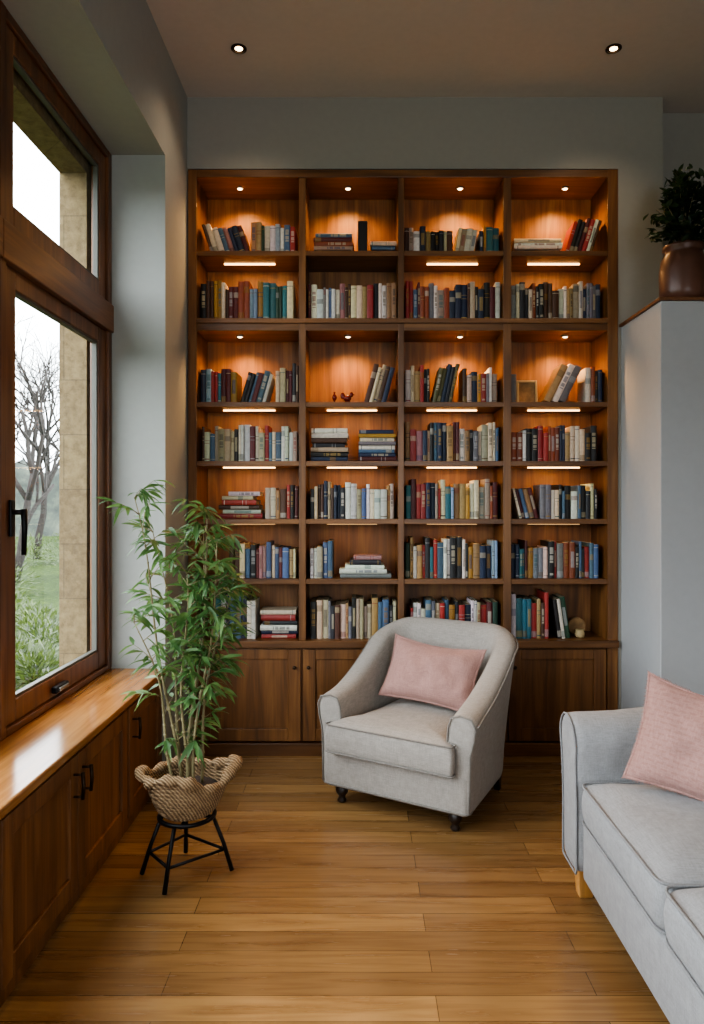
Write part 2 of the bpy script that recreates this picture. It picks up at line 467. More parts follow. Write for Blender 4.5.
for (a, bq, dbl) in units:
    e = empty('window_seat_cabinet', (-1.04, (a+bq)/2, 0))
    tag(e, 'low oak cabinet with shaker doors built under the window' if dbl else 'narrow oak cabinet with one door in the window bay end', 'cabinet', group='cabinets under the window')
    boxes('cabinet_body', [(-1.185, -.932, a+.001, bq-.001, .06, .514)], w_cab, parent=e, bevel=.002)
    boxes('face_frame', [(-.931, -.918, a+.001, a+.03, .06, .514), (-.931, -.918, bq-.03, bq-.001, .06, .514),
                         (-.931, -.918, a+.03, bq-.03, .485, .514), (-.931, -.918, a+.03, bq-.03, .06, .075)], w_cab, parent=e, bevel=.002)
    boxes('plinth', [(-1.18, -.925, a+.001, bq-.001, 0.0, .06)], w_cab, parent=e, bevel=.002)
    if dbl:
        mid = (a+bq)/2
        shaker_yz(a+.012, mid-.0015, .07, .50, -.90, e, mid-.035)
        shaker_yz(mid+.0015, bq-.012, .07, .50, -.90, e, mid+.035)
    else:
        shaker_yz(a+.012, bq-.012, .07, .50, -.90, e, a+.05)
c_ = boxes('countertop', [(-1.19, -.885, -.3, 3.288, .516, .546)], w_cnt, bevel=.006)
tag(c_, 'long glossy honey oak top running beneath the window', 'countertop')

# ---------------------------------------------------------------- bookcase
bc = empty('bookcase', (.2245, 3.84, 0))
tag(bc, 'tall built-in oak bookcase with lit shelves and cabinet doors below', 'bookcase')
YF, YK = 3.70, 3.97
K = 194.07
def ZP(y): return 1.3+(503-y)/K
def XP(x): return (x-360)/K
cols = [(XP(197), XP(299)), (XP(306), XP(398)), (XP(404), XP(503)), (XP(511), XP(607))]
boxes('back_panel', [(-.875, 1.322, 3.972, 3.99, .0, 3.01)], w_back, parent=bc, bevel=0)
boxes('side_panel', [(-.884, XP(197), YF, 3.972, 0, 3.015)], w_z, parent=bc)
boxes('side_panel', [(XP(607), 1.326, YF, 3.972, 0, 3.015)], w_z, parent=bc)
for i in range(3):
    boxes('divider', [(cols[i][1], cols[i+1][0], YF+.002, 3.971, .594, 2.975)], w_z, parent=bc)
boxes('cornice', [(XP(197), XP(607), YF-.004, 3.971, 2.972, 3.012)], w_x, parent=bc, bevel=.003)
for i, (a, c2) in enumerate(cols):
    boxes('mid_rail', [(a, c2, YF+.001, 3.971, ZP(331), ZP(318.5))], w_x, parent=bc)
    for (yt, yb) in ((251, 256), (402, 407), (461, 466), (519, 524), (579, 584)):
        boxes('shelf', [(a, c2, YF+.006, 3.971, ZP(yb), ZP(yt))], w_x, parent=bc, bevel=.0015)
boxes('mid_moulding', [(XP(197), XP(607), YF-.012, YF+.001, ZP(324), ZP(320))], w_x, parent=bc, bevel=.003)
boxes('cabinet_top', [(-.884, 1.326, YF-.018, 3.971, ZP(647), ZP(640))], w_x, parent=bc, bevel=.003)
boxes('cabinet_body', [(XP(197), XP(607), YF+.02, 3.971, .07, ZP(647))], w_z, parent=bc)
boxes('plinth', [(XP(197), XP(607), YF-.006, 3.971, 0, .066)], w_x, parent=bc, bevel=.004)
dx = [XP(197), XP(302), XP(405), XP(507), XP(607)]
for i in range(4):
    a, c2 = dx[i]+.006, dx[i+1]-.006
    z0, z1 = .075, ZP(649)
    s = .065
    d = boxes('cabinet_door', [(a, a+s, YF, YF+.02, z0, z1), (c2-s, c2, YF, YF+.02, z0, z1), (a+s, c2-s, YF, YF+.02, z0, z0+s),
                               (a+s, c2-s, YF, YF+.02, z1-s*.8, z1), (a+s, c2-s, YF+.009, YF+.02, z0+s, z1-s*.8)], w_z, parent=bc, bevel=.003)
    kx = c2-.03 if i % 2 == 0 else a+.03
    V, F = lathe_geo([(.004, 0), (.004, .012), (.009, .016), (.010, .022), (.006, .027), (.001, .028)], 14)
    mesh_obj('knob', V, F, m_brass, Vector((kx, YF, z1-.09))-wloc(d), (radians(90), 0, 0), parent=d, smooth=True)

def lamp(name, typ, loc, power, col, parent=None, **kw):
    l = bpy.data.lights.new(name, typ); l.energy = power; l.color = col
    for k, v in kw.items(): setattr(l, k, v)
    o = bpy.data.objects.new(name, l); COL.objects.link(o)
    o.location = Vector(loc)-(wloc(parent) if parent else Vector())
    if parent: o.parent = parent
    return o
WARM = (1, .53, .20)
def puck(x, y, z, parent, r=.02, name='puck_light'):
    V, F = lathe_geo([(r, 0), (r, -.006), (r*.72, -.007), (r*.7, -.004)], 20)
    p = mesh_obj(name, V, F, m_steel, Vector((x, y, z))-(wloc(parent) if parent else Vector()), parent=parent, smooth=False)
    V, F = lathe_geo([(r*.68, -.0045), (r*.5, -.0085), (r*.1, -.0095)], 16)
    mesh_obj('lamp_lens', V, F, m_warmspot, parent=p, smooth=True)
    return p
for zc in (2.972, ZP(331)):
    for xs in (240, 348, 460, 565):
        x = XP(xs)*1.03
        puck(x, 3.82, zc, bc)
        lamp('puck_lamp', 'SPOT', (x, 3.82, zc-.02), 9.5, WARM, bc, spot_size=radians(150), spot_blend=.8, shadow_soft_size=.02)
def strip(xa, xb, zc, p):
    x0, x1 = XP(xa)*1.03, XP(xb)*1.03
    boxes('led_strip', [(x0, x1, 3.825, 3.835, zc-.006, zc)], m_warm if p > .2 else m_warm2, parent=bc, bevel=.001)
    if p: lamp('led_lamp', 'AREA', ((x0+x1)/2, 3.830, zc-.008), p, WARM, bc, shape='RECTANGLE', size=x1-x0, size_y=.012)
for (xa, xb) in ((224, 275), (427, 478), (528, 580)): strip(xa, xb, ZP(256), .8)
for zz, pw in ((407, .6), (466, .5), (524, .15)):
    for (xa, xb) in ((223, 275), (327, 377), (427, 477), (528, 580)): strip(xa, xb, ZP(zz), pw)

# ---------------------------------------------------------------- books
m_book, nt, b = newmat('book_cloth')
at = N(nt, 'ShaderNodeVertexColor'); at.layer_name = 'Col'
nn = N(nt, 'ShaderNodeTexNoise'); nn.inputs['Scale'].default_value = 60; nn.inputs['Detail'].default_value = 4
L(nt, objcoord(nt), nn.inputs['Vector'])
mx = N(nt, 'ShaderNodeMixRGB', blend_type='MULTIPLY'); mx.inputs[0].default_value = .5
L(nt, at.outputs['Color'], mx.inputs[1]); L(nt, ramp(nt, nn.outputs['Fac'], [(.3, (.65, .65, .65, 1)), (.6, (1, 1, 1, 1))]), mx.inputs[2])
L(nt, mx.outputs[0], b.inputs['Base Color']); b.inputs['Roughness'].default_value = .5
COLS = {'navy blue': '#1c2942', 'black': '#161515', 'cream': '#c6b89b', 'maroon': '#541c1e', 'dark green': '#203c2b', 'tan': '#957850',
        'grey': '#6b6c70', 'teal': '#2b6570', 'red': '#96302c', 'white': '#cbc8bf', 'brown': '#4a3020', 'slate blue': '#465e7a',
        'charcoal': '#26282c', 'ochre': '#a47a33', 'beige': '#9d8f78', 'dark teal': '#1f4047', 'rust': '#823f23', 'olive': '#4d4c2b', 'dusty pink': '#9b706b', 'pale blue': '#7f95a8'}
PAL = {'dark': ['navy blue', 'black', 'charcoal', 'brown', 'maroon', 'grey', 'beige', 'slate blue', 'white', 'tan', 'cream', 'olive', 'brown', 'red', 'black', 'white', 'rust'],
       'mix': ['navy blue', 'black', 'cream', 'maroon', 'dark green', 'tan', 'grey', 'teal', 'red', 'white', 'brown', 'slate blue', 'charcoal', 'rust', 'beige', 'pale blue', 'white', 'cream', 'ochre', 'red'],
       'light': ['cream', 'white', 'beige', 'tan', 'grey', 'white', 'navy blue', 'black', 'red', 'slate blue', 'charcoal', 'brown', 'dusty pink', 'white', 'cream', 'black', 'maroon'],
       'blue': ['navy blue', 'slate blue', 'teal', 'grey', 'white', 'beige', 'charcoal', 'pale blue', 'black', 'brown', 'white'],
       'red': ['red', 'maroon', 'cream', 'white', 'brown', 'tan', 'black', 'dark green', 'teal', 'rust', 'charcoal', 'red', 'white', 'navy blue']}
def book_geo(t, h, d, ch, rnd):
    bq = min(.004, t*.18)
    outer = [(0, d), (0, bq), (t*.2, bq*.3), (t*.5, 0), (t*.8, bq*.3), (t, bq), (t, d)]
    base = Vector(hx(ch)[:3])*rnd.uniform(.8, 1.3)
    base = Vector((base.x*rnd.uniform(.9, 1.1), base.y*rnd.uniform(.9, 1.1), base.z*rnd.uniform(.85, 1.15)))
    lum = base.x*.3+base.y*.6+base.z*.1
    acc = Vector(hx(rnd.choice(['#a0854a', '#b8ac8a', '#a0a0a0', '#bab09a', '#8a6828', '#c8c2b4']))[:3]) if lum < .17 else Vector(hx(rnd.choice(['#1c1c20', '#7c2620', '#23375a', '#3c3c3c', '#5c4a2c', '#2a5a60']))[:3])
    style = rnd.randrange(9)
    a0 = rnd.uniform(.5, .8)
    if style == 0: lev = [(0, 0), (.07, 1), (.085, 0), (.9, 1), (.915, 0), (1, 0)]
    elif style == 1: lev = [(0, 0), (a0, 3), (a0+.16, 0), (1, 0)]
    elif style == 2: lev = [(0, 0), (.06, 1), (.09, 0), (.60, 1), (.612, 0), (.70, 1), (.712, 0), (1, 0)]
    elif style == 3: lev = [(0, 0), (.3, 2), (.75, 0), (1, 0)]
    elif style == 4: lev = [(0, 0), (.08, 2), (.14, 0), (.42, 2), (.48, 0), (.5, 2), (.62, 0), (.66, 2), (.84, 0), (1, 0)]
    elif style == 5: lev = [(0, 0), (.04, 3), (.2, 0), (1, 0)]
    elif style == 6: lev = [(0, 0), (.35, 2), (.38, 0), (.41, 2), (.5, 0), (.53, 2), (.68, 0), (.72, 2), (.8, 0), (1, 0)]
    else: lev = [(0, 0), (.86, 1), (.875, 0), (1, 0)] if style == 7 else [(0, 0), (1, 0)]
    V = []; F = []; C = []
    page = Vector(hx('#b5a88c')[:3])
    n = 7
    for z, _ in lev:
        for p in outer: V.append((p[0], p[1], z*h))
    F.append(tuple(range(n))[::-1]); C.append(base)
    for i in range(len(lev)-1):
        for k in range(n):
            k2 = (k+1) % n
            F.append((i*n+k, i*n+k2, (i+1)*n+k2, (i+1)*n+k))
            fl = lev[i][1]
            if k == n-1: C.append(page)
            elif 1 <= k <= 4 and fl == 1: C.append(acc)
            elif 1 <= k <= 4 and fl == 3: C.append(acc*.5+base*.5)
            elif 2 <= k <= 3 and fl == 2: C.append(acc*.6+base*.4)
            else: C.append(base)
    tb = (len(lev)-1)*n
    inn = [(min(max(p[0], .0018), t-.0018), min(max(p[1], bq+.002), d)) for p in outer]
    a = len(V)
    for p in inn: V.append((p[0], p[1], h))
    for p in inn: V.append((p[0], p[1], h-.004))
    for k in range(n):
        k2 = (k+1) % n
        F.append((tb+k, tb+k2, a+k2, a+k)); C.append(base)
        F.append((a+k, a+k2, a+n+k2, a+n+k)); C.append(page*.8)
    F.append(tuple(a+n+k for k in range(n))); C.append(page)
    return V, F, C
BOOKS = []
rb = random.Random(5)
ROWN = ['top shelf', 'second shelf', 'third shelf', 'fourth shelf', 'fifth shelf', 'sixth shelf', 'lowest shelf']
def addbook(t, h, d, cn, M, row, pose):
    BOOKS.append(dict(g=book_geo(t, h, d, COLS[cn], rb), M=M, a=t*h, cn=cn, row=row, pose=pose))
def vert(xa, xb, yfl, hp, pal, row, tw=(.013, .034), hv=.2):
    x, xe = XP(xa), XP(xb); z = ZP(yfl); run = 0; tt = 0; hh = 0; cc = None
    while x < xe-.012:
        if run <= 0:
            run = rb.choice([1, 1, 1, 1, 1, 2]); tt = rb.uniform(*tw); hh = hp/K*rb.uniform(1-hv, 1+hv*.3); cc = rb.choice(PAL[pal])
        run -= 1
        t = min(tt, xe-x)
        if t < .012: break
        y = 3.735+rb.uniform(0, .02)
        addbook(t-.0012, hh, rb.uniform(.14, .19), cc, Matrix.Translation((x, y, z+.0005)), row, 'standing upright')
        x += t
def lean(xa, xb, yfl, hp, pal, row, ang=14, right=True, n=None, tw=(.016, .03)):
    x0, x1 = XP(xa), XP(xb); z = ZP(yfl); h = hp/K; th = radians(ang)
    span = (x1-x0)-h*sin(th)
    lim = x0+span if right else x1-span
    x = x0 if right else x1
    while True:
        t = rb.uniform(*tw); hh = h*rb.uniform(.88, 1.0)
        w = t/cos(th)
        rest = (lim-x) if right else (x-lim)
        if rest < w:
            if rest > .014: t = rest*cos(th); w = rest
            else: break
        if right:
            M = Matrix.Translation((x+t*cos(th), 3.737+rb.uniform(0, .015), z+.0005)) @ Matrix.Rotation(th, 4, 'Y') @ Matrix.Translation((-t, 0, 0))
            x += w
        else:
            M = Matrix.Translation((x-t*cos(th), 3.737+rb.uniform(0, .015), z+.0005)) @ Matrix.Rotation(-th, 4, 'Y')
            x -= w
        addbook(t-.001, hh, rb.uniform(.14, .18), rb.choice(PAL[pal]), M, row, 'leaning sideways')
def stack(xa, xb, yfl, hp, n, pal, row, taper=.0):
    x0, x1 = XP(xa), XP(xb); z = ZP(yfl)+.0005; t0 = hp/K/n
    for i in range(n):
        t = t0*rb.uniform(.8, 1.2)
        w = (x1-x0)*(1-taper*i/n)*rb.uniform(.86, 1.0)
        xs = x0+((x1-x0)-w)*rb.uniform(.2, .8)
        M = Matrix.Translation((xs, 3.737+rb.uniform(0, .02), z+t)) @ Matrix.Rotation(rb.uniform(-.03, .03), 4, 'Z') @ Matrix.Rotation(radians(90), 4, 'Y')
        addbook(t-.0006, w, rb.uniform(.13, .17), rb.choice(PAL[pal]), M, row, 'lying flat in a stack')
        z += t
F_ = [251, 318.5, 402, 461, 519, 579, 640]
lean(199, 249, 251, 30, 'light', 0, 18, False); vert(250, 296, 251, 30, 'mix', 0)
stack(312, 354, 251, 21, 5, 'dark', 0); stack(370, 397, 251, 11, 3, 'dark', 0)
vert(405, 455, 251, 27, 'dark', 0); lean(456, 480, 251, 27, 'dark', 0, 9); vert(481, 501, 251, 28, 'mix', 0)
stack(513, 566, 251, 14, 4, 'mix', 0); lean(567, 605, 251, 36, 'dark', 0, 17)
vert(199, 294, F_[1], 38, 'mix', 1); vert(307.5, 397, F_[1], 36, 'light', 1); vert(406, 501.5, F_[1], 37, 'dark', 1); vert(512.5, 605, F_[1], 37, 'dark', 1)
vert(199, 238, 402, 35, 'mix', 2); lean(239, 274, 402, 33, 'light', 2, 16); vert(275, 298, 402, 38, 'light', 2)
lean(364, 397, 402, 40, 'dark', 2, 15); vert(406, 432, 402, 39, 'light', 2); lean(433, 463, 402, 40, 'dark', 2, 12); vert(464, 501, 402, 34, 'mix', 2)
vert(512.5, 519, 402, 30, 'mix', 2); lean(546, 587, 402, 43, 'light', 2, 26, tw=(.028, .04)); vert(588, 605, 402, 36, 'dark', 2)
vert(200, 298, 461, 35, 'light', 3); stack(310, 348, 461, 31, 7, 'blue', 3); stack(358, 397, 461, 34, 8, 'mix', 3)
vert(406, 500, 461, 38, 'light', 3); vert(513, 600, 461, 35, 'red', 3)
stack(215, 262, 519, 27, 6, 'red', 4, .35); vert(264, 299, 519, 33, 'light', 4); vert(310, 396, 519, 36, 'light', 4); vert(406.5, 501.5, 519, 38, 'mix', 4)
lean(513, 541, 519, 32, 'light', 4, 14, False); vert(542, 600, 519, 34, 'light', 4)
vert(228, 295, 579, 35, 'light', 5); vert(310, 333, 579, 36, 'blue', 5); stack(336, 393, 579, 24, 5, 'light', 5, .6)
vert(406, 500, 579, 39, 'mix', 5); vert(513, 601, 579, 36, 'mix', 5)
vert(213, 255, 640, 46, 'blue', 6); stack(258, 298, 640, 30, 6, 'light', 6, .1); vert(310, 397, 640, 39, 'light', 6)
vert(411, 501, 640, 38, 'mix', 6); vert(513, 553, 640, 44, 'red', 6); lean(554, 573, 640, 44, 'red', 6, 8, False)
BOOKS.sort(key=lambda q: -q['a'])
def finish_book(V, F, C, name='book'):
    me = bpy.data.meshes.new(name); me.from_pydata(V, [], F); me.update()
    ca = me.color_attributes.new('Col', 'FLOAT_COLOR', 'CORNER')
    buf = []
    for p, c in zip(me.polygons, C):
        for _ in p.loop_indices: buf += [c[0], c[1], c[2], 1]
    ca.data.foreach_set('color', buf)
    me.materials.append(m_book)
    o = bpy.data.objects.new(name, me); COL.objects.link(o); return o
for q in BOOKS[:300]:
    o = finish_book(*q['g'])
    o.location = q['M'].to_translation(); o.rotation_euler = q['M'].to_euler()
    tag(o, f"{q['cn']} book {q['pose']} on the {ROWN[q['row']]}", 'book', group='books on the '+ROWN[q['row']])
if len(BOOKS) > 300:
    V = []; F = []; C = []
    for q in BOOKS[300:]:
        n = len(V); V += [tuple(q['M'] @ Vector(v)) for v in q['g'][0]]
        F += [tuple(i+n for i in f) for f in q['g'][1]]; C += q['g'][2]
    o = finish_book(V, F, C, 'slim_books')
    tag(o, 'slim assorted books tucked among the others on the shelves', 'book', kind='stuff')

# shelf ornaments
o = boxes('slipcase_box', [(XP(358), XP(367.5), 3.74, 3.86, ZP(251)+.0005, ZP(218.5))], plain('black_card', hx('#151414'), .5), bevel=.002)
tag(o, 'tall narrow black slipcase box standing on the top shelf', 'box')
m_redg = plain('red_glass', hx('#5c1a14'), .2)
V, F = lathe_geo([(.012, 0), (.013, .003), (.005, .006), (.004, .014), (.010, .022), (.013, .032), (.011, .042), (.006, .048), (.004, .055), (.006, .06), (.002, .062)], 20)
o = mesh_obj('small_vase', V, F, m_redg, (XP(334), 3.78, ZP(402)+.0005), smooth=True)
tag(o, 'small dark red glass vase on the third shelf', 'vase')
def ell(c, r, n=10, m=8):
    V = []; F = []
    for i in range(m+1):
        ph = pi*i/m
        for k in range(n):
            a = 2*pi*k/n
            V.append((c[0]+r[0]*max(.02, sin(ph))*cos(a), c[1]+r[1]*max(.02, sin(ph))*sin(a), c[2]+r[2]*cos(ph)))
    for i in range(m):
        for k in range(n):
            k2 = (k+1) % n
            F.append((i*n+k, (i+1)*n+k, (i+1)*n+k2, i*n+k2))
    return V, F
V, F = merge([ell((0, 0, .03), (.022, .016, .018)), ell((.022, 0, .050), (.011, .01, .013)), ell((-.024, 0, .042), (.012, .005, .018)),
              lathe_geo([(.018, 0), (.018, .012)], 16), tube_geo([(.03, 0, .050), (.040, 0, .047)], [.004, .001], False, 6)])
o = mesh_obj('bird_figurine', V, F, m_redg, (XP(347), 3.79, ZP(402)+.0005), smooth=True)
tag(o, 'small dark red bird figurine on the third shelf', 'figurine')
e = empty('picture_frame', (XP(531.5), 3.80, ZP(402)+.002), (radians(-8), 0, 0))
tag(e, 'small cream picture frame propped on the third shelf', 'picture frame')
m_cream = plain('cream_frame', hx('#a8946c'), .6); m_tan = plain('tan_print', hx('#8a6c48'), .8, nscale=25, var=.4)
w2, hh2 = .055, .13
boxes('frame', [(-w2, -w2+.012, 0, .012, 0, hh2), (w2-.012, w2, 0, .012, 0, hh2), (-w2+.012, w2-.012, 0, .012, 0, .012), (-w2+.012, w2-.012, 0, .012, hh2-.012, hh2)], m_cream, parent=e, local=True)
boxes('picture', [(-w2+.012, w2-.012, .005, .010, .012, hh2-.012)], m_tan, parent=e, local=True, bevel=0)
V, F = lathe_geo([(.018, 0), (.024, .006), (.026, .02), (.022, .034), (.025, .04), (.022, .042), (.018, .038)], 18)
o = mesh_obj('small_bowl', V, F, m_cream, (XP(584), 3.78, ZP(640)+.0005), smooth=True)
tag(o, 'small cream pottery bowl at the end of the lowest shelf', 'bowl')
o = mesh_obj('decorative_disc', *merge([lathe_geo([(.045, -.012), (.047, -.008), (.047, .008), (.045, .012)], 26)]), m_tan, (XP(585), 3.86, ZP(640)+.0475), (radians(90), 0, 0), smooth=False, bevel=.002)
tag(o, 'round tan disc ornament standing on the lowest shelf', 'ornament')

# ---------------------------------------------------------------- ceiling downlights
for (x, y) in ((-.557, 3.31), (1.166, 3.31), (-.3, 1.4), (1.3, 1.4), (-.3, -.8), (1.3, -.8)):  # first pair in view; the other four are unseen, added as warm fill
    r = .036
    V, F = lathe_geo([(r, 0), (r, -.004), (r*.75, -.006), (r*.72, -.001)], 28)
    p = mesh_obj('recessed_downlight', V, F, m_brass, (x, y, CZ), smooth=False)
    tag(p, 'small round recessed downlight glowing warm in the ceiling', 'ceiling light', group='recessed ceiling downlights')
    V, F = lathe_geo([(r*.5, -.002), (r*.35, -.005), (.002, -.006)], 18)
    mesh_obj('lamp_lens', V, F, m_warmspot, parent=p, smooth=True)
    lamp('downlight_lamp', 'SPOT', (x, y, CZ-.02), 9, (1, .74, .5), p, spot_size=radians(120), spot_blend=.9, shadow_soft_size=.04)

# ---------------------------------------------------------------- armchair
CA = -31
CH = empty('armchair', (.280, 3.20, 0), (0, 0, radians(CA)), scale=.96)
tag(CH, 'light grey linen armchair with sloping arms and dark turned legs', 'armchair')
def path_plan():
    P = []
    ax, y0, y1, r, yb = .30, -.29, .17, .10, .272
    n = 12
    def xx(y): return -ax + .03*max(0, min(1, (y-y0)/(y1-y0)))
    for i in range(n+1):
        y = y0+(y1-y0)*i/n
        P.append(((xx(y), y), (-1, 0)))
    a0 = xx(y1)
    for i in range(1, 8):
        a = pi - (pi/2)*i/7
        P.append(((a0+r+r*cos(a), y1+r*sin(a)), (cos(a), sin(a))))
    m = 4
    for i in range(1, m+1): P.append(((a0+r-(a0+r)*i/m, yb), (0, 1)))
    Q = [((-p[0][0], p[0][1]), (-p[1][0], p[1][1])) for p in P[:-1]][::-1]
    return P+Q
PP = path_plan()
def hs(y):
    t = max(0, min(1, (y+.29)/.552))
    return .498+.272*(.25*t+.75*t**1.9)
rings = []
def prof(p, nrm, t, h, ln, sc=1.0, fwd=0.0):
    z0 = .085; r = t/2
    pr = [(t/2-.008, z0), (t/2, z0+.01), (t/2+.002, .2), (t/2+ln*.3, .33), (t/2+ln*.8+.010, h-r*1.7), (t/2+ln+.014, h-r*.85),
          (t*.42+ln+.006, h-r*.2), (ln, h), (-t*.36+ln, h-r*.2), (-t/2+ln, h-r*.9), (-t/2+ln*.7, h-r*1.8), (-t/2+ln*.2, .3), (-t/2, .2), (-t/2, z0+.01), (-t/2+.008, z0)]
    zc = .3
    return [(p[0]+nrm[0]*o_*sc, p[1]+nrm[1]*o_*sc+fwd, (zz-zc)*(1-(1-sc)*.25)+zc) for o_, zz in pr]
n = len(PP)
for i, (p, nr) in enumerate(PP):
    t = .115-.02*max(0, min(1, (p[1]+.3)/.5)); h = hs(p[1])
    ln = .016+.044*max(0, min(1, (p[1]+.2)/.49))
    if i == 0: rings.append(prof(p, nr, t, h-.012, ln, .6, -.014)); rings.append(prof(p, nr, t, h-.004, ln, .92, -.011))
    rings.append(prof(p, nr, t, h, ln))
    if i == n-1: rings.append(prof(p, nr, t, h-.004, ln, .92, -.011)); rings.append(prof(p, nr, t, h-.012, ln, .6, -.014))
V, F = loft_geo(rings)
mesh_obj('chair_shell', V, F, m_chair, parent=CH, smooth=True, subsurf=1)
pp = [Vector(r[5])+Vector((0, 0, .004)) for r in rings[2:-2]]
parts = [tube_geo(pp, .004, False, 6)]
for rr in (rings[1], rings[-2]): parts.append(tube_geo([Vector(q)+Vector((0, -.002, .002)) for q in rr[1:-1]], .004, False, 6))
V, F = merge(parts); mesh_obj('piping', V, F, m_chairp, parent=CH, smooth=True)
out = round_poly([(-.350, -.31), (.350, -.31), (.350, -.25), (.31, -.19), (.29, .25), (-.29, .25), (-.31, -.19), (-.350, -.25)], .03)
def rg(s, z): return [(q[0]*s, q[1]*s, z) for q in out]
V, F = loft_geo([rg(.5, .085), rg(.97, .085), rg(1, .095), rg(1.0, .235), rg(.97, .245), rg(.5, .245)])
mesh_obj('seat_base', V, F, m_chair, parent=CH, smooth=True, bevel=.004)
V, F = tube_geo(rg(1.003, .098), .004, True, 6); mesh_obj('piping', V, F, m_chairp, parent=CH, smooth=True)
cushion('seat_cushion', [(-.310, -.352), (.300, -.352), (.300, -.312), (.250, -.297), (.215, .20), (-.215, .20), (-.250, -.297), (-.310, -.312)],
        .247, .380, m_chair, m_chairp, CH, r=.03, crown=.03, center=(0, -.14))
legprof = [(.014, 0), (.019, .004), (.021, .012), (.015, .022), (.017, .03), (.027, .045), (.030, .058), (.025, .072), (.018, .08), (.024, .088), (.024, .1)]
for (x, y, tp) in ((-.285, -.25, 0), (.27, -.25, 0), (.27, .22, 1), (-.27, .22, 1)):
    if tp == 0: V, F = lathe_geo(legprof, 20)
    else:
        V, F = loft_geo([[(sx*.013+.0, sy*.013+.03, 0) for sx, sy in ((-1, -1), (1, -1), (1, 1), (-1, 1))],
                         [(sx*.022, sy*.022, .1) for sx, sy in ((-1, -1), (1, -1), (1, 1), (-1, 1))]])
    mesh_obj('leg', V, F, w_leg, (x, y, .0), parent=CH, smooth=(tp == 0), bevel=.002 if tp else 0)
def frame_M(loc, nrm, roll=0):
    n_ = Vector(nrm).normalized(); r_ = Vector((0, 0, 1)).cross(n_).normalized(); u_ = n_.cross(r_)
    M = Matrix((r_, u_, n_)).transposed().to_4x4()
    return Matrix.Translation(loc) @ M @ Matrix.Rotation(radians(roll), 4, 'Z')
A = radians(CA)
fx, fy = sin(A), -cos(A)
loc = Vector((.285, 3.185, 0)) + Vector((-fx, -fy, 0))*.075 + Vector((0, 0, .535))
pw = pillow('throw_pillow', .44, .29, .13, m_pink, frame_M(loc, (fx+.12, fy, .55), -5), fringe=True, sag=.012)
tag(pw, 'dusty pink lumbar pillow with frayed edge on the armchair', 'pillow')

# ---------------------------------------------------------------- sofa
SF = empty('sofa', (1.05, 1.66, 0))
tag(SF, 'pale grey linen sofa with rounded arms and piped seat cushions', 'sofa')
SO = wloc(SF)
def arm(y0, y1, outward):
    w = y1-y0; z1 = .608
    def pf(s, x, dz=0):
        yc = (y0+y1)/2
        raw = [(-w*.42, .115), (-w*.45, .13), (-w*.45, .35), (-w*.46, .47)]
        for k in range(9):
            a = pi-pi*k/8
            raw.append((w*.52*cos(a), .52+(z1-.52)*sin(a)*1.0))
        raw += [(w*.46, .47), (w*.45, .35), (w*.45, .13), (w*.42, .115)]
        zc = .33
        return [(x-SO.x, yc+q[0]*s+outward*max(0, (q[1]-.35))*.12-SO.y, (q[1]-zc)*(1-(1-s)*.35)+zc) for q in raw]
    rings = [pf(.6, .686), pf(.93, .688), pf(1, .70), pf(1, .85), pf(1, 1.0), pf(1, 1.2), pf(1, 1.38), pf(.9, 1.40)]
    rings = [[(x, y, z+(max(0, (x+SO.x-.90))*.2 if z > .3 else 0)) for x, y, z in r] for r in rings]
    V, F = loft_geo(rings)
    a_ = mesh_obj('arm', V, F, m_sofa, parent=SF, smooth=True, subsurf=1)
    V, F = tube_geo([Vector(q)+Vector((-.001, 0, 0)) for q in rings[1]], .0035, True, 6)
    mesh_obj('piping', V, F, m_sofap, parent=a_, smooth=True)
arm(2.27, 2.45, 1); arm(.86, 1.04, -1)
boxes('sofa_base', [(.70, 1.40, 1.041, 2.269, .115, .295)], m_sofa, parent=SF, bevel=.014, bseg=3, smooth=True)
for (a, c2) in ((1.66, 2.262), (1.05, 1.655)):
    cushion('seat_cushion', [(.693-SO.x, a-SO.y), (1.17-SO.x, a-SO.y), (1.17-SO.x, c2-SO.y), (.693-SO.x, c2-SO.y)], .297, .425, m_sofa, m_sofap, SF, r=.04, crown=.032)
def bk(y, s=1):
    raw = [(1.20, .30), (1.19, .5), (1.21, .66), (1.24, .715), (1.29, .74), (1.35, .725), (1.385, .68), (1.40, .5), (1.40, .12), (1.22, .12)]
    cx, cz = 1.3, .43
    return [((q[0]-cx)*s+cx-SO.x, y-SO.y, (q[1]-cz)*s+cz) for q in raw]
V, F = loft_geo([bk(2.42, .9), bk(2.40), bk(2.2), bk(1.9), bk(1.6), bk(1.3), bk(1.1), bk(.91), bk(.89, .9)])
mesh_obj('backrest', V, F, m_sofa, parent=SF, smooth=True, subsurf=1)
for (a, c2) in ((1.66, 2.262), (1.05, 1.655)):
    o = cushion('back_cushion', [(-.165, -(c2-a)/2), (.165, -(c2-a)/2), (.165, (c2-a)/2), (-.165, (c2-a)/2)], 0, .12, m_sofa, m_sofap, SF, r=.04, crown=.03)
    o.location = (1.205-SO.x, (a+c2)/2-SO.y, .60); o.rotation_euler = (0, radians(-80), 0)
for (x, y) in ((.745, 2.39), (1.35, 2.39), (.745, .92), (1.35, .92)):
    x -= SO.x; y -= SO.y
    V, F = loft_geo([[(sx*.022, sy*.022, 0) for sx, sy in ((-1, -1), (1, -1), (1, 1), (-1, 1))],
                     [(sx*.03, sy*.03, .122) for sx, sy in ((-1, -1), (1, -1), (1, 1), (-1, 1))]])
    lg = mesh_obj('leg', V, F, w_legl, (x, y, 0), parent=SF, bevel=.003)
    lg['label'] = 'light oak tapered block leg'
pw = pillow('throw_pillow', .36, .32, .12, m_pink2, frame_M((.985, 2.085, .602), (-.50, -.78, .36), -9), fringe=True, sag=.012)
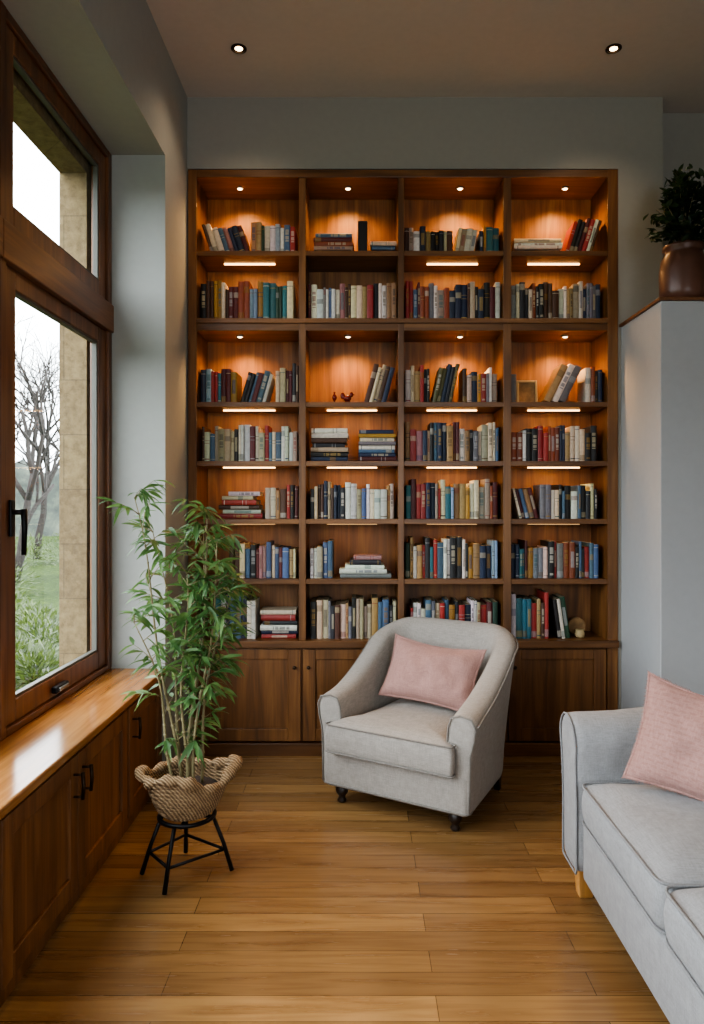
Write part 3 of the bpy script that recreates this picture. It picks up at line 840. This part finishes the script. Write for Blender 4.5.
tag(pw, 'dusty pink dashed-pattern pillow with frayed edge on the sofa', 'pillow')

# ---------------------------------------------------------------- plant stand + bamboo
PX, PY = -.605, 2.52
sd = empty('plant_stand', (PX, PY, 0))
tag(sd, 'low black metal plant stand with splayed legs beside the window cabinets', 'plant stand')
V, F = tube_geo([(.095*cos(a), .095*sin(a), .21) for a in [2*pi*i/28 for i in range(28)]], .008, True, 8)
mesh_obj('top_ring', V, F, m_black, parent=sd, smooth=True)
V, F = merge([tube_geo([(-.09, 0, .204), (.09, 0, .204)], .006), tube_geo([(0, -.09, .204), (0, .09, .204)], .006)])
mesh_obj('ring_cross', V, F, m_black, parent=sd, smooth=True)
angs = [5, 105, 185, 255]
lp = []
for a in angs:
    a = radians(a)
    tp_ = Vector((.088*cos(a), .088*sin(a), .205)); bt_ = Vector((.155*cos(a), .15*sin(a), .009))
    lp.append((tp_, bt_))
    tube('leg', [tp_, tp_.lerp(bt_, .5)+Vector((0.004*cos(a), .004*sin(a), 0)), bt_], [.007, .007, .0085], m_black, parent=sd)
V, F = merge([tube_geo([lp[i][0].lerp(lp[i][1], .62), lp[(i+1) % 4][0].lerp(lp[(i+1) % 4][1], .62)], .0055) for i in range(4)])
mesh_obj('brace', V, F, m_black, parent=sd, smooth=True)

pl = empty('potted_bamboo', (PX, PY, .2175))
tag(pl, 'leafy green bamboo in a woven rope basket on the stand', 'potted plant')
m_rope, nt, b = newmat('woven_rope')
v = objcoord(nt, rnd=False)
w1 = N(nt, 'ShaderNodeTexWave', bands_direction='DIAGONAL'); w1.inputs['Scale'].default_value = 45; w1.inputs['Distortion'].default_value = 3
n1 = N(nt, 'ShaderNodeTexNoise'); n1.inputs['Scale'].default_value = 40; n1.inputs['Detail'].default_value = 6
L(nt, v, w1.inputs['Vector']); L(nt, v, n1.inputs['Vector'])
mx = N(nt, 'ShaderNodeMixRGB'); mx.inputs[0].default_value = .5; L(nt, w1.outputs['Color'], mx.inputs[1]); L(nt, n1.outputs['Fac'], mx.inputs[2])
L(nt, ramp(nt, mx.outputs[0], [(.2, hx('#5f4a33')), (.55, hx('#92785a')), (.85, hx('#b39a78'))]), b.inputs['Base Color']); b.inputs['Roughness'].default_value = .95
bump(nt, b, mx.outputs[0], .8, .006)
parts = []
NC = 12
for c_i in range(NC):
    f = c_i/(NC-1)
    rad = .082+.046*sin(f*pi/2)**.7
    z = .010+.118*f
    path = []
    for i in range(56):
        a = 2*pi*i/56
        ear = max(0, cos(2*(a-.15)))**3
        rr = rad*(1+.04*f*sin(3*a+1))+.018*f**3*ear
        zz = z+f*f*(.022*ear+.012*sin(3*a+.5)-.012*sin(2*a+2))
        path.append((rr*cos(a), rr*sin(a)*.95, zz))
    parts.append(tube_geo(path, .0078, True, 8))
for rad in (.015, .03, .045, .06, .072): parts.append(tube_geo([(rad*cos(a), rad*sin(a), .008) for a in [2*pi*i/28 for i in range(28)]], .0085, True, 6))
V, F = merge(parts); mesh_obj('basket', V, F, m_rope, parent=pl, smooth=True)
path = []
for i in range(72):
    a = 2*pi*i/72; ear = max(0, cos(2*(a-.15)))**4
    rr = .130*(1+.04*sin(3*a+1))+.034*ear+.004*sin(17*a)
    path.append((rr*cos(a), rr*sin(a)*.95, .132+.036*ear+.012*sin(3*a+.5)-.014*sin(2*a+2)+.003*sin(23*a)))
tube('basket_rim', path, [.016+.005*sin(i*.9)+.004*sin(i*.37) for i in range(72)], m_rope, closed=True, seg=10, parent=pl)
m_soil = plain('soil', hx('#2c2018'), .95, nscale=60, bstr=.8, var=.4)
V, F = lathe_geo([(.08, .01), (.112, .085), (.09, .095), (.02, .10)], 28); mesh_obj('soil', V, F, m_soil, parent=pl, smooth=True)
def leafmat(name, c0, c1, c2):
    m, nt, b = newmat(name)
    v = objcoord(nt, rnd=False)
    n1 = N(nt, 'ShaderNodeTexNoise'); n1.inputs['Scale'].default_value = 9; n1.inputs['Detail'].default_value = 4; L(nt, v, n1.inputs['Vector'])
    L(nt, ramp(nt, n1.outputs['Fac'], [(.3, c0), (.5, c1), (.7, c2)]), b.inputs['Base Color'])
    b.inputs['Roughness'].default_value = .45
    tr = N(nt, 'ShaderNodeBsdfTranslucent'); ms = N(nt, 'ShaderNodeMixShader'); ms.inputs[0].default_value = .3
    tr.inputs['Color'].default_value = c2
    out = nt.nodes['Material Output']
    L(nt, b.outputs[0], ms.inputs[1]); L(nt, tr.outputs[0], ms.inputs[2]); L(nt, ms.outputs[0], out.inputs[0])
    return m
m_leaf = leafmat('bamboo_leaf', hx('#2c4a2a'), hx('#446a3a'), hx('#759657'))
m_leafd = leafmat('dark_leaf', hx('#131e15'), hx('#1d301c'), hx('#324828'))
m_stem = plain('bamboo_stem', hx('#7d7454'), .5, nscale=20, var=.25)
def leaf_geo(p, d, L_, w, droop, rnd, nseg=5):
    d = Vector(d).normalized(); side = d.cross(Vector((0, 0, 1)))
    if side.length < .05: side = Vector((1, 0, 0))
    side.normalize(); side = Matrix.Rotation(rnd.uniform(-.9, .9), 3, d) @ side
    V = []; F = []; q = Vector(p); dd = d.copy()
    nrm = side.cross(dd)
    for i in range(nseg+1):
        t = i/nseg
        ww = w*(sin(pi*min(1, t*.92+.06))**.8)*(1-.35*t)
        if i == nseg: ww = .0003
        V += [q-side*ww, q-nrm*ww*.25, q+side*ww]
        dd = (dd+Vector((0, 0, -droop/nseg))).normalized()
        q = q+dd*(L_/nseg)
    for i in range(nseg):
        a = i*3
        F += [(a, a+1, a+4, a+3), (a+1, a+2, a+5, a+4)]
    return V, F
rl = random.Random(8)
stems = []; leaves = []
ST = [(-.03, .0, -.19, -.02, 1.10, 1.0, .62, .50), (-.015, .02, -.12, .04, .98, .9, .45, .5), (.0, -.02, .0, -.05, .84, .8, .6, .50), (.015, .015, .06, .05, .98, 1.0, .7, .45),
      (.03, -.01, .12, -.02, .95, 1.0, .7, .40), (-.035, -.02, -.15, -.08, .68, .8, .5, .5), (.035, .02, .15, .04, .84, .9, .75, .40), (.01, 0, .08, .02, 1.03, .9, .7, .42)]
for (bx, by, tx, ty, H, bsc, dens, f0) in ST:
    path = []; n = 18
    wob = rl.uniform(0, 6)
    for i in range(n+1):
        t = i/n
        e_ = t**1.4
        path.append(Vector((bx+(tx-bx)*e_+.012*sin(t*7+wob), by+(ty-by)*e_+.012*cos(t*6+wob), .08+(H-.08)*t)))
    rad = [.0062*(1-.72*(i/n)) for i in range(n+1)]
    stems.append(tube_geo(path, rad, False, 6))
    for i in range(3, n+1):
        t = i/n
        stems.append(tube_geo([path[i]-Vector((0, 0, .003)), path[i]+Vector((0, 0, .003))], rad[i]*1.35, False, 6))
        if t < f0 and rl.random() < .86: continue
        for kb in range(2 if t < .9 else 3):
            if rl.random() > dens: continue
            an = rl.uniform(0, 2*pi); bl = rl.uniform(.06, .15)*(1.15-.4*t)*bsc
            dirv = Vector((cos(an), sin(an), rl.uniform(.5, 1.4))).normalized()
            pts = [path[i]]; dd = dirv.copy()
            for k in range(4):
                dd = (dd+Vector((0, 0, -.08))).normalized(); pts.append(pts[-1]+dd*bl/4)
            stems.append(tube_geo(pts, [.0022, .0018, .0015, .0012, .0008], False, 4))
            for k in range(1, 5):
                for q in range(rl.choice([1, 2, 2]) if k < 4 else 3):
                    az = rl.uniform(-1.1, 1.1)
                    ld = Matrix.Rotation(az, 3, 'Z') @ dd
                    ld = Vector((ld.x, ld.y, rl.uniform(-.5, .6)))
                    leaves.append(leaf_geo(pts[k], ld, rl.uniform(.055, .10), rl.uniform(.006, .010), rl.uniform(.3, 1.2), rl))
V, F = merge(stems); mesh_obj('stems', V, F, m_stem, parent=pl, smooth=True)
V, F = merge(leaves); mesh_obj('leaves', V, F, m_leaf, parent=pl, smooth=True)

# ---------------------------------------------------------------- plant on the ledge
p2 = empty('potted_foliage_plant', (1.495, 3.33, 2.2205))
tag(p2, 'dark leafy plant in a brown clay pot on the high ledge', 'potted plant')
m_pot = plain('brown_clay', hx('#5e3e31'), .35, nscale=6, var=.3)
V, F = lathe_geo([(.08, 0), (.098, .008), (.104, .05), (.105, .15), (.098, .20), (.084, .225), (.082, .24), (.09, .25), (.091, .264), (.082, .266), (.076, .24)], 28)
mesh_obj('pot', V, F, m_pot, parent=p2, smooth=True)
V, F = lathe_geo([(.064, .22), (.074, .245), (.01, .25)], 20); mesh_obj('soil', V, F, m_soil, parent=p2, smooth=True)
sg = []; lf = []
for i in range(70):
    a = rl.uniform(0, 2*pi); el = rl.uniform(-.1, 1.5); Ls = rl.uniform(.15, .33)
    d = Vector((cos(a)*cos(el), sin(a)*cos(el), sin(el)))
    end = Vector((0, 0, .28))+Vector((d.x*.5*Ls, d.y*.5*Ls, d.z*Ls*1.15))
    mid = Vector((0, 0, .26)).lerp(end, .5)+Vector((0, 0, .03))
    sg.append(tube_geo([(0, 0, .24), mid, end], [.003, .002, .001], False, 5))
    for k in range(15):
        t = rl.uniform(.3, 1.05)
        p = mid.lerp(end, (t-.3)/.7)+Vector((rl.uniform(-.02, .02), rl.uniform(-.02, .02), rl.uniform(-.02, .02)))
        ld = Vector((rl.uniform(-1, 1), rl.uniform(-1, 1), rl.uniform(-.4, .8)))+d*.6
        lf.append(leaf_geo(p, ld, rl.uniform(.03, .05), rl.uniform(.010, .016), .6, rl, 4))
V, F = merge(sg); mesh_obj('stems', V, F, m_stem, parent=p2, smooth=True)
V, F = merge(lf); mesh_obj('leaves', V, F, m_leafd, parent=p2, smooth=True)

# ---------------------------------------------------------------- outdoors
m_grass, nt, b = newmat('grass')
v = objcoord(nt, rnd=False)
n1 = N(nt, 'ShaderNodeTexNoise'); n1.inputs['Scale'].default_value = .35; n1.inputs['Detail'].default_value = 10; n1.inputs['Roughness'].default_value = .7
n2 = N(nt, 'ShaderNodeTexNoise'); n2.inputs['Scale'].default_value = 9; n2.inputs['Detail'].default_value = 9; n2.inputs['Roughness'].default_value = .7
L(nt, v, n1.inputs['Vector']); L(nt, v, n2.inputs['Vector'])
mx = N(nt, 'ShaderNodeMixRGB'); mx.inputs[0].default_value = .6; L(nt, n1.outputs['Fac'], mx.inputs[1]); L(nt, n2.outputs['Fac'], mx.inputs[2])
L(nt, ramp(nt, mx.outputs[0], [(.38, hx('#16200e')), (.5, hx('#2d3b1a')), (.62, hx('#4b5a28'))]), b.inputs['Base Color']); b.inputs['Roughness'].default_value = 1
b.inputs['Specular IOR Level'].default_value = .1
bump(nt, b, n2.outputs['Fac'], 1, .08)
o = mesh_obj('lawn', [(-90, -60, 0), (-1.33, -60, 0), (-1.33, 90, 0), (-90, 90, 0)], [(0, 1, 2, 3)], m_grass, (0, 0, -.3))
tag(o, 'green grassy lawn stretching away outside the window', 'lawn', kind='stuff')
m_wood_far, nt, b = newmat('woodland')
n1 = N(nt, 'ShaderNodeTexNoise'); n1.inputs['Scale'].default_value = 1.2; n1.inputs['Detail'].default_value = 12; n1.inputs['Roughness'].default_value = .75
L(nt, objcoord(nt, rnd=False), n1.inputs['Vector'])
L(nt, ramp(nt, n1.outputs['Fac'], [(.35, hx('#1f2621')), (.5, hx('#343a33')), (.65, hx('#4e5345'))]), b.inputs['Base Color']); b.inputs['Roughness'].default_value = 1
V = []; F = []
nn_ = 240
for i in range(nn_+1):
    a = radians(85+190*i/nn_)
    R = 40
    h = 3.2+1.8*noise.noise(Vector((i*.08, 0, 0)))+.9*noise.noise(Vector((i*.4, 3, 0)))+.5*noise.noise(Vector((i*1.3, 7, 0)))
    for (dr, z) in ((-2, -.3), (-1.2, h*.5), (-.4, h*.85), (.3, h), (2, -.3)):
        rr = R+dr+.6*noise.noise(Vector((i*.5, z, 2)))
        V.append((rr*cos(a), rr*sin(a), z))
for i in range(nn_):
    for k in range(4): F.append((i*5+k, (i+1)*5+k, (i+1)*5+k+1, i*5+k+1))
o = mesh_obj('distant_woodland', V, F, m_wood_far, smooth=True)
tag(o, 'hazy grey-green woodland along the far edge of the lawn', 'woodland', kind='stuff')
m_bark = plain('bark', hx('#241f1b'), .95, nscale=14, var=.3)
def tree(loc, H, seed, name='bare_tree'):
    rt = random.Random(seed); parts = []
    def br(p, d, L_, r, dep):
        n = 4; pts = [p]; dd = d.copy()
        for i in range(n):
            dd = (dd+Vector((rt.uniform(-.16, .16), rt.uniform(-.16, .16), rt.uniform(-.02, .1)))).normalized()
            pts.append(pts[-1]+dd*L_/n)
        parts.append(tube_geo(pts, [r*(1-.4*i/n) for i in range(n+1)], False, 6 if dep < 2 else 4))
        if dep >= 5: return
        for k in range(3 if dep else 5):
            t = rt.randint(2, n)
            ax = dd.orthogonal().normalized(); ax = Matrix.Rotation(rt.uniform(0, 2*pi), 3, dd) @ ax
            nd = (Matrix.Rotation(rt.uniform(.35, .85), 3, ax) @ dd).normalized()
            br(pts[t], nd, L_*rt.uniform(.6, .78), max(r*.55, .006), dep+1)
    br(Vector((0, 0, 0)), Vector((0, 0, 1)), H*.34, H*.016, 0)
    V, F = merge(parts)
    o = mesh_obj(name, V, F, m_bark, loc, smooth=True)
    tag(o, 'leafless winter tree standing on the lawn', 'tree', group='bare trees outside')
tree((-6.95, 14.5, -.3), 6.6, 2); tree((-9.2, 20.5, -.3), 7.5, 5); tree((-13, 17, -.3), 8, 7); tree((-9, 6, -.3), 7, 9)
m_shrub = leafmat('shrub_leaf', hx('#1f2b14'), hx('#35431f'), hx('#56652f'))
for i, (x, y, r) in enumerate(((-4.6, 9.2, .45), (-3.25, 6.6, .36), (-6.2, 12.4, .6), (-7, 9, .6), (-8.6, 18.5, .8), (-3.35, 7.6, .42), (-2.8, 6.3, .3), (-3.9, 8.6, .36), (-7.6, 18.6, .8))):
    lf = []
    for k in range(650):
        d = Vector((rl.gauss(0, 1), rl.gauss(0, 1), abs(rl.gauss(0, 1)))).normalized()
        p = d*r*rl.uniform(.5, 1.05)
        lf.append(leaf_geo(p, d+Vector((rl.uniform(-.6, .6), rl.uniform(-.6, .6), .2)), rl.uniform(.07, .14), rl.uniform(.008, .02), .4, rl, 2))
    V, F = merge(lf)
    o = mesh_obj('shrub', V, F, m_shrub, (x, y, -.3), smooth=True)
    tag(o, 'low loose green shrub on the lawn', 'shrub', group='shrubs outside')

# ---------------------------------------------------------------- light
w = bpy.data.worlds.new('world'); S.world = w; w.use_nodes = True
nt = w.node_tree; bg = nt.nodes['Background']
bg.inputs['Color'].default_value = (.90, .95, 1.0, 1); bg.inputs['Strength'].default_value = 8
def portal(loc, rot, sx_, sy_):
    l = bpy.data.lights.new('sky_portal', 'AREA'); l.shape = 'RECTANGLE'; l.size = sx_; l.size_y = sy_; l.cycles.is_portal = True
    o = bpy.data.objects.new('sky_portal', l); COL.objects.link(o); o.location = loc; o.rotation_euler = rot
portal((-1.34, 1.2, 1.64), (0, radians(-90), 0), 2.3, 4.2)
portal((.9, -3.08, 1.65), (radians(90), 0, 0), 1.6, 1.7)
S.view_settings.view_transform = 'AgX'
try: S.view_settings.look = 'AgX - Medium High Contrast'
except Exception as ex: print(ex)
S.view_settings.exposure = 0.6
